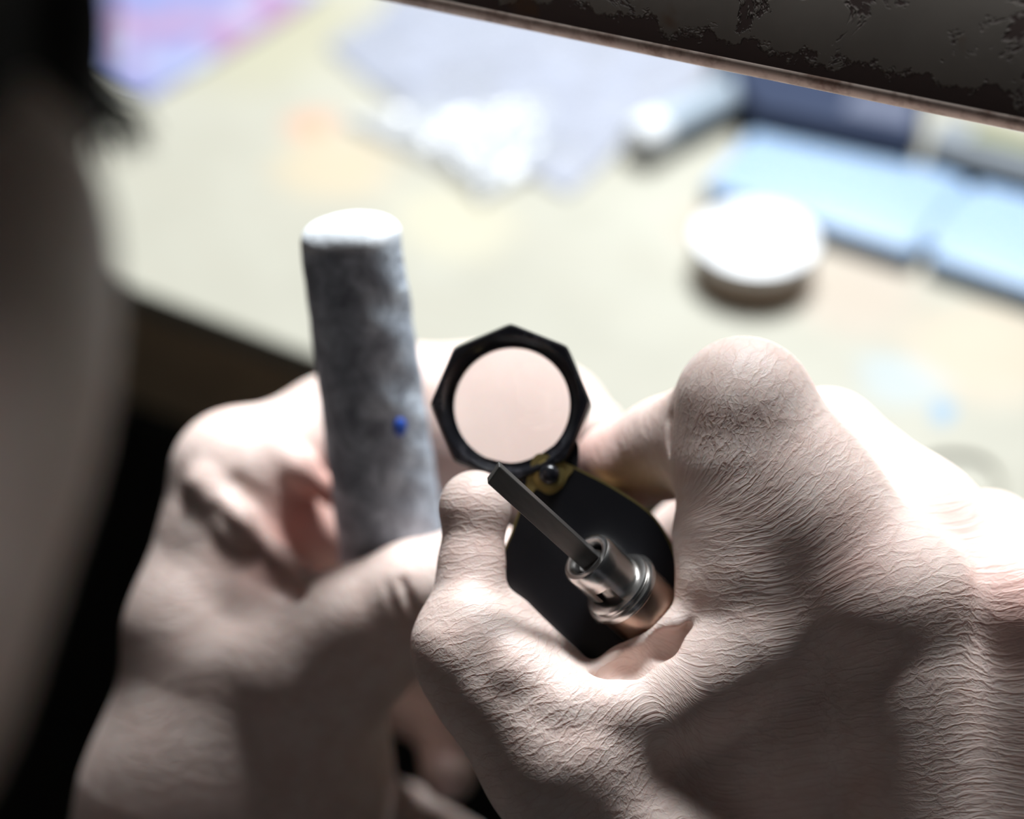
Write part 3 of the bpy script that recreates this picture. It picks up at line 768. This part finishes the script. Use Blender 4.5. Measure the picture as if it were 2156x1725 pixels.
for x in (X0+.05, X1-.05):
    bm = lathe_bm([(0, .0008), (.003, .0006), (.0036, -.0004), (.0036, -.0004), (0, -.0004)], 24)
    bmesh.ops.rotate(bm, verts=bm.verts, matrix=Matrix.Rotation(math.pi/2, 3, 'X')); bmesh.ops.translate(bm, verts=bm.verts, vec=(x, -.0004, .026))
    bm_obj('screw', bm, M['rim'], rail_root, True, 40)
bpy.context.view_layer.update()
for x in (X0+.012, X1-.012):                             # arms running back to posts on the bench
    p0 = lm @ Vector((x, .004, .03)); p1 = p0+back*.20
    bm = box_bm(-.005, .005, 0, .20, -.004, .004, .001)
    o = bm_obj('bracket_arm', bm, M['paint'], rail_root); o.matrix_parent_inverse = lm.inverted(); o.matrix_world = Matrix.Translation(p0) @ Matrix.Rotation(math.atan2(-back.x, back.y), 4, 'Z')
    bm = box_bm(p1.x-.006, p1.x+.006, p1.y-.006, p1.y+.006, .0002, p1.z+.004, .001)
    o = bm_obj('post', bm, M['paint'], rail_root); o.matrix_parent_inverse = lm.inverted()

#==LOUPE
M['black'] = mat('black_enamel', (.006, .006, .008), .32, .0, .5)
M['blackmetal'] = mat('worn_black_metal', (.02, .02, .025), .25, .2, .7)
L(M['blackmetal'], ramp(M['blackmetal'], noise(M['blackmetal'], 260, 4, .7, objco(M['blackmetal'])), [(.5, (.010, .010, .013)), (.75, (.045, .043, .05))]), bsdf(M['blackmetal']).inputs['Base Color'])
M['brass'] = mat('worn_brass', (.46, .36, .14), .35, .85)
LC = wp(1075, 851, 349)
towards = Vector((0, 0, CAMZ))-LC
camr = Vector((1, 0, 0)); camu = Vector((0, sn, cs)); camf = Vector((0, cs, -sn))
zl = (-camf+camr*(-.10)+camu*(.10)).normalized()
lf = frame_from(LC, zl, camr)
loupe = empty('folding_loupe', lf)
tag(loupe, 'black folding pocket loupe with an octagonal lens ring held open between both hands', 'loupe')
mm = .001
RO = 16.6*mm; RI = 12.0*mm
bm = bmesh.new(); n = 96
def octr(a, R):                                          # radius of an octagon with rounded corners, corner straight up
    s8 = math.pi/4; x = (a-math.pi/2+s8/2+100*s8) % s8 - s8/2
    x = (a-math.pi/2) % s8; x = x if x < s8/2 else x-s8
    x = s8/2-abs(x)
    return min(R*math.cos(s8/2)/math.cos(x), R*.992)
rings = []
for R, z, o8 in ((RO, -6, 1), (RO, .5, 1), (RO*.965, 1.6, 1), (14.2*mm, 1.6, 0), (13.6*mm, .8, 0), (12.4*mm, -2.0, 0), (RI, -2.2, 0), (RI, -4.4, 0), (13.0*mm, -6, 0)):
    rings.append([bm.verts.new(((octr(2*math.pi*i/n, R) if o8 else R)*math.cos(2*math.pi*i/n), (octr(2*math.pi*i/n, R) if o8 else R)*math.sin(2*math.pi*i/n), z*mm)) for i in range(n)])
rings.append(rings[0])
for a, b in zip(rings[:-1], rings[1:]):
    for i in range(n): bm.faces.new((a[i], a[(i+1) % n], b[(i+1) % n], b[i]))
bm_obj('lens_ring', bm, M['blackmetal'], loupe, True, 25)
m = mat('lens_glass', (1, 1, 1), .0, 0, .5); b = bsdf(m); b.inputs['Transmission Weight'].default_value = 1; b.inputs['IOR'].default_value = 1.45
pr = []
for i in range(13): r = RI*1.0*i/12; pr.append((r, (-2.2-1.3*(r/RI)**2)*mm))
for i in range(12, -1, -1): r = RI*1.0*i/12; pr.append((r, (-5.6+1.3*(r/RI)**2)*mm))
bm_obj('lens', lathe_bm(pr, 64), m, loupe, True, 50)
# swing tab from the ring to the pivot, then the two cover plates
def at_plane(px, py, zoff=0):                            # sight line meets a plane of the loupe; local x, y in metres
    o = Vector((0, 0, CAMZ)); d = (wp(px, py, 300)-o).normalized()
    pn = lf.to_3x3() @ Vector((0, 0, 1)); p0 = lf @ Vector((0, 0, zoff))
    t = (p0-o).dot(pn)/d.dot(pn); return lf.inverted() @ (o+d*t)
def plate(name, pxs, z0, z1, m, bev=.0002, parent=loupe, smooth=5, holes=None):
    q = [at_plane(x, y, z1) for x, y in pxs]
    pts = []
    nn_ = len(q)
    for i in range(nn_):
        p0, p1, p2, p3 = q[i-1], q[i], q[(i+1) % nn_], q[(i+2) % nn_]
        for k in range(smooth):
            t = k/smooth; pts.append(.5*(2*p1+(-p0+p2)*t+(2*p0-5*p1+4*p2-p3)*t*t+(-p0+3*p1-3*p2+p3)*t**3))
    bm = bmesh.new(); A = [bm.verts.new((p.x, p.y, z1)) for p in pts]; B = [bm.verts.new((p.x, p.y, z0)) for p in pts]
    bm.faces.new(A); bm.faces.new(B[::-1])
    for i in range(len(A)): j = (i+1) % len(A); bm.faces.new((A[j], A[i], B[i], B[j]))
    return bm_obj(name, bm, m, parent)
plate('pivot_tab', [(1075, 975), (1000, 960), (1080, 1010), (1120, 1045), (1160, 1055), (1200, 1035), (1215, 990), (1215, 930), (1180, 930), (1130, 960)], -.0045, -.0008, M['blackmetal'])
cover = [(1122, 965), (1150, 957), (1215, 985), (1300, 1030), (1380, 1090), (1425, 1180), (1440, 1290), (1400, 1390), (1320, 1440), (1230, 1415), (1130, 1335), (1075, 1260), (1052, 1190), (1080, 1110), (1105, 1030)]
def shift(p, dx, dy, s=1.0, c=(1240, 1210)): return [((x-c[0])*s+c[0]+dx, (y-c[1])*s+c[1]+dy) for x, y in p]
front = plate('cover_plate', shift(cover, 0, 0, .975), -.0006, .0004, M['black'])
plate('brass_edge', cover, -.0016, -.00061, M['brass'])
plate('cover_plate', shift(cover, 4, 4, .985), -.0082, -.0070, M['black'])
plate('brass_edge', shift(cover, 4, 4), -.0069, -.0062, M['brass'])
plate('brass_washer', [(1125, 962), (1150, 958), (1205, 984), (1195, 1005), (1180, 1030), (1155, 1042), (1128, 1030), (1115, 1050), (1108, 1020)], .00041, .0007, M['brass'], smooth=4)
pc = at_plane(1157, 1000, .0007)
bm = lathe_bm([(0, .0032), (.0012, .0031), (.0019, .0026), (.0021, .0018), (.0021, .0007), (0, .0007)], 32)
bmesh.ops.translate(bm, verts=bm.verts, vec=(pc.x, pc.y, 0)); bm_obj('rivet', bm, M['blackmetal'], loupe, True, 50)
bm = lathe_bm([(.0021, .00075), (.0021, .0012), (.0030, .0011), (.0032, .00072)], 32)
bmesh.ops.translate(bm, verts=bm.verts, vec=(pc.x, pc.y, 0)); bm_obj('washer_ring', bm, M['brass'], loupe, True, 50)

#==GRAVER
T = wp(1033, 990, 320); K1 = wp(1240, 1178, 334)
axis = (K1-T).normalized()
gf = frame_from(T, axis, camr*.7+camu*.72)
graver = empty('graver', gf)
tag(graver, 'graver with dark square blade and slotted silver collet, gripped in the right hand', 'graver')
m = mat('dark_steel', (.13, .125, .12), .42, .75)
L(m, ramp(m, noise(m, 200, 4, .7, objco(m, (1, 1, .2))), [(.3, (.085, .08, .078)), (.75, (.15, .145, .14))]), bsdf(m).inputs['Base Color'])
M['steel'] = m
M['nickel'] = mat('satin_nickel', (.62, .60, .58), .27, 1)
L(M['nickel'], bump(M['nickel'], noise(M['nickel'], 900, 2, .5, objco(M['nickel'], (1, 1, 4))), .00002, .5), bsdf(M['nickel']).inputs['Normal'])
bl = box_bm(-.0009, .0009, -.0021, .0021, 0, .034, .00012, 1)
for v in bl.verts:
    if v.co.z < .001: v.co.z += (v.co.y+.0021)*.35
ang = math.radians(90+20)
bmesh.ops.rotate(bl, verts=bl.verts, matrix=Matrix.Rotation(ang, 3, 'Z'))
bm_obj('blade', bl, M['steel'], graver, True, 30)
D0 = (K1-T).length-.0010
def lz(name, prof, m, n=96, skip=None, base=0.0):
    return bm_obj(name, lathe_bm([(r*mm, D0+z*mm) for r, z in prof], n, None, True, skip), m, graver, True, 35)
# collet: tube with a bayonet slot
rc = 5.7
NC = 96
zs = [0, .15, .5, .9, 3.0, 5.0, 5.6, 6.4, 7.6, 8.6, 9.8]
prof = [(rc*.62, 9.8), (rc*.62, .9), (rc*.66, .3), (rc*.80, 0), (rc*.93, .15), (rc, .8), (rc, 3.6), (rc, 5.2), (rc, 6.2), (rc, 7.6), (rc, 9.8), (rc*.62, 9.8)]
SL0 = None
def slot_skip(k, i):
    a = (i-SLOT) % NC
    if k == 7 or k == 8 : return a < 9          # tall part of the slot
    if k == 9: return a < 20                    # wide foot of the slot
    if k == 0: return False
    return False
SLOT = 27
o = bm_obj('collet', lathe_bm([(r*mm, D0+z*mm) for r, z in prof], NC, None, True, slot_skip), M['nickel'], graver, True, 35)
lz('collet_core', [(0, 1.4), (2.6, 1.4), (2.85, 1.7), (2.85, 10), (0, 10)], M['steel'])
lz('flange', [(0, 9.2), (rc-.05, 9.2), (6.6, 9.4), (7.2, 9.7), (7.4, 10.1), (7.2, 10.5), (7.25, 10.7), (7.9, 10.9), (8.1, 11.3), (8.1, 11.8), (7.7, 12.1), (7.75, 12.4), (7.4, 12.8), (0, 12.8)], M['nickel'])
M['copper'] = mat('brown_metal', (.42, .31, .25), .33, 1)
lz('body', [(0, 12.7), (7.2, 12.7), (7.3, 13), (7.3, 60), (6, 75), (5, 82), (0, 83)], M['copper'])

#==STICK
m = mat('grey_felt', (.5, .55, .6), .95, 0, .15)
co = objco(m)
f1 = noise(m, 170, 5, .7, objco(m, (1, 1, .8)), .6); f2 = noise(m, 900, 3, .6, co)
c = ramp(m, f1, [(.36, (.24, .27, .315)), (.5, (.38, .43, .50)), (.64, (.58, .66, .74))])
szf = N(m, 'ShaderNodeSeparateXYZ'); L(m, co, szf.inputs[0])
c = mixc(m, ramp(m, math_n(m, 'MULTIPLY_ADD', szf.outputs[2], 10.0, math_n(m, 'MULTIPLY', f1, .03)), [(.862, (0, 0, 0)), (.880, (1, 1, 1))]), c, (.80, .84, .88))  # top cap painted near white, standing in for light from above
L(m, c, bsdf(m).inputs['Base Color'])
L(m, bump(m, math_n(m, 'ADD', f1, math_n(m, 'MULTIPLY', f2, .6)), .0007, .8), bsdf(m).inputs['Normal'])
A = wp(738, 505, 372); B = wp(838, 1240, 402)
sf = frame_from(B, A-B, camr)
Ls = (A-B).length
stick = empty('felt_stick', sf)
tag(stick, 'thick round grey felt buffing stick held upright in the left fist', 'buffing stick')
bm = bmesh.new(); NS, NR = 96, 70; rs = np.random.RandomState(3)
K = [(rs.randint(1, 7), rs.uniform(20, 140), rs.uniform(0, 6.28), rs.uniform(.3, 1)) for _ in range(14)]
rows = []
pr = []
Rt, Rb = .0110, .0127
for i in range(NR+1):
    t = i/NR; z = Ls*t; pr.append((Rb+(Rt-Rb)*max(0, t), z))
for a in np.linspace(.1, math.pi/2, 14): pr.append(((Rt-.0042)+.0042*math.cos(a), Ls+.0042*math.sin(a)))
for f_ in (.5, .3, .12): pr.append((Rt*f_, Ls+.0048))
for r, z in pr:
    rows.append([bm.verts.new(((r+.00008*sum(w*math.sin(a*k+b*z*5+p) for k, b, p, w in K for a in (2*math.pi*j/NS,))*(r/Rt))*math.cos(2*math.pi*j/NS),
                               (r+.00008*sum(w*math.sin(a*k+b*z*5+p) for k, b, p, w in K for a in (2*math.pi*j/NS,))*(r/Rt))*math.sin(2*math.pi*j/NS), z)) for j in range(NS)])
for a, b in zip(rows[:-1], rows[1:]):
    for j in range(NS): bm.faces.new((a[j], a[(j+1) % NS], b[(j+1) % NS], b[j]))
bm.faces.new(rows[-1]); bm.faces.new(rows[0][::-1])
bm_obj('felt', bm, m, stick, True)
q = sf.inverted() @ wp(858, 908, 374); q2 = Vector((q.x, q.y, 0)).normalized()
bm = bmesh.new(); bmesh.ops.create_uvsphere(bm, u_segments=20, v_segments=12, radius=.0016)
for v in bm.verts: v.co = Vector((v.co.x, v.co.y*.35, v.co.z*1.3))
rz = math.atan2(q2.y, q2.x)-math.pi/2
bmesh.ops.rotate(bm, verts=bm.verts, matrix=Matrix.Rotation(rz, 3, 'Z'))
bmesh.ops.translate(bm, verts=bm.verts, vec=(q2.x*.0121, q2.y*.0121, q.z))
o = bm_obj('blue_fleck', bm, mat('blue_wax', (.02, .10, .55), .6), stick, True); o['label'] = 'blue fleck of polishing compound'
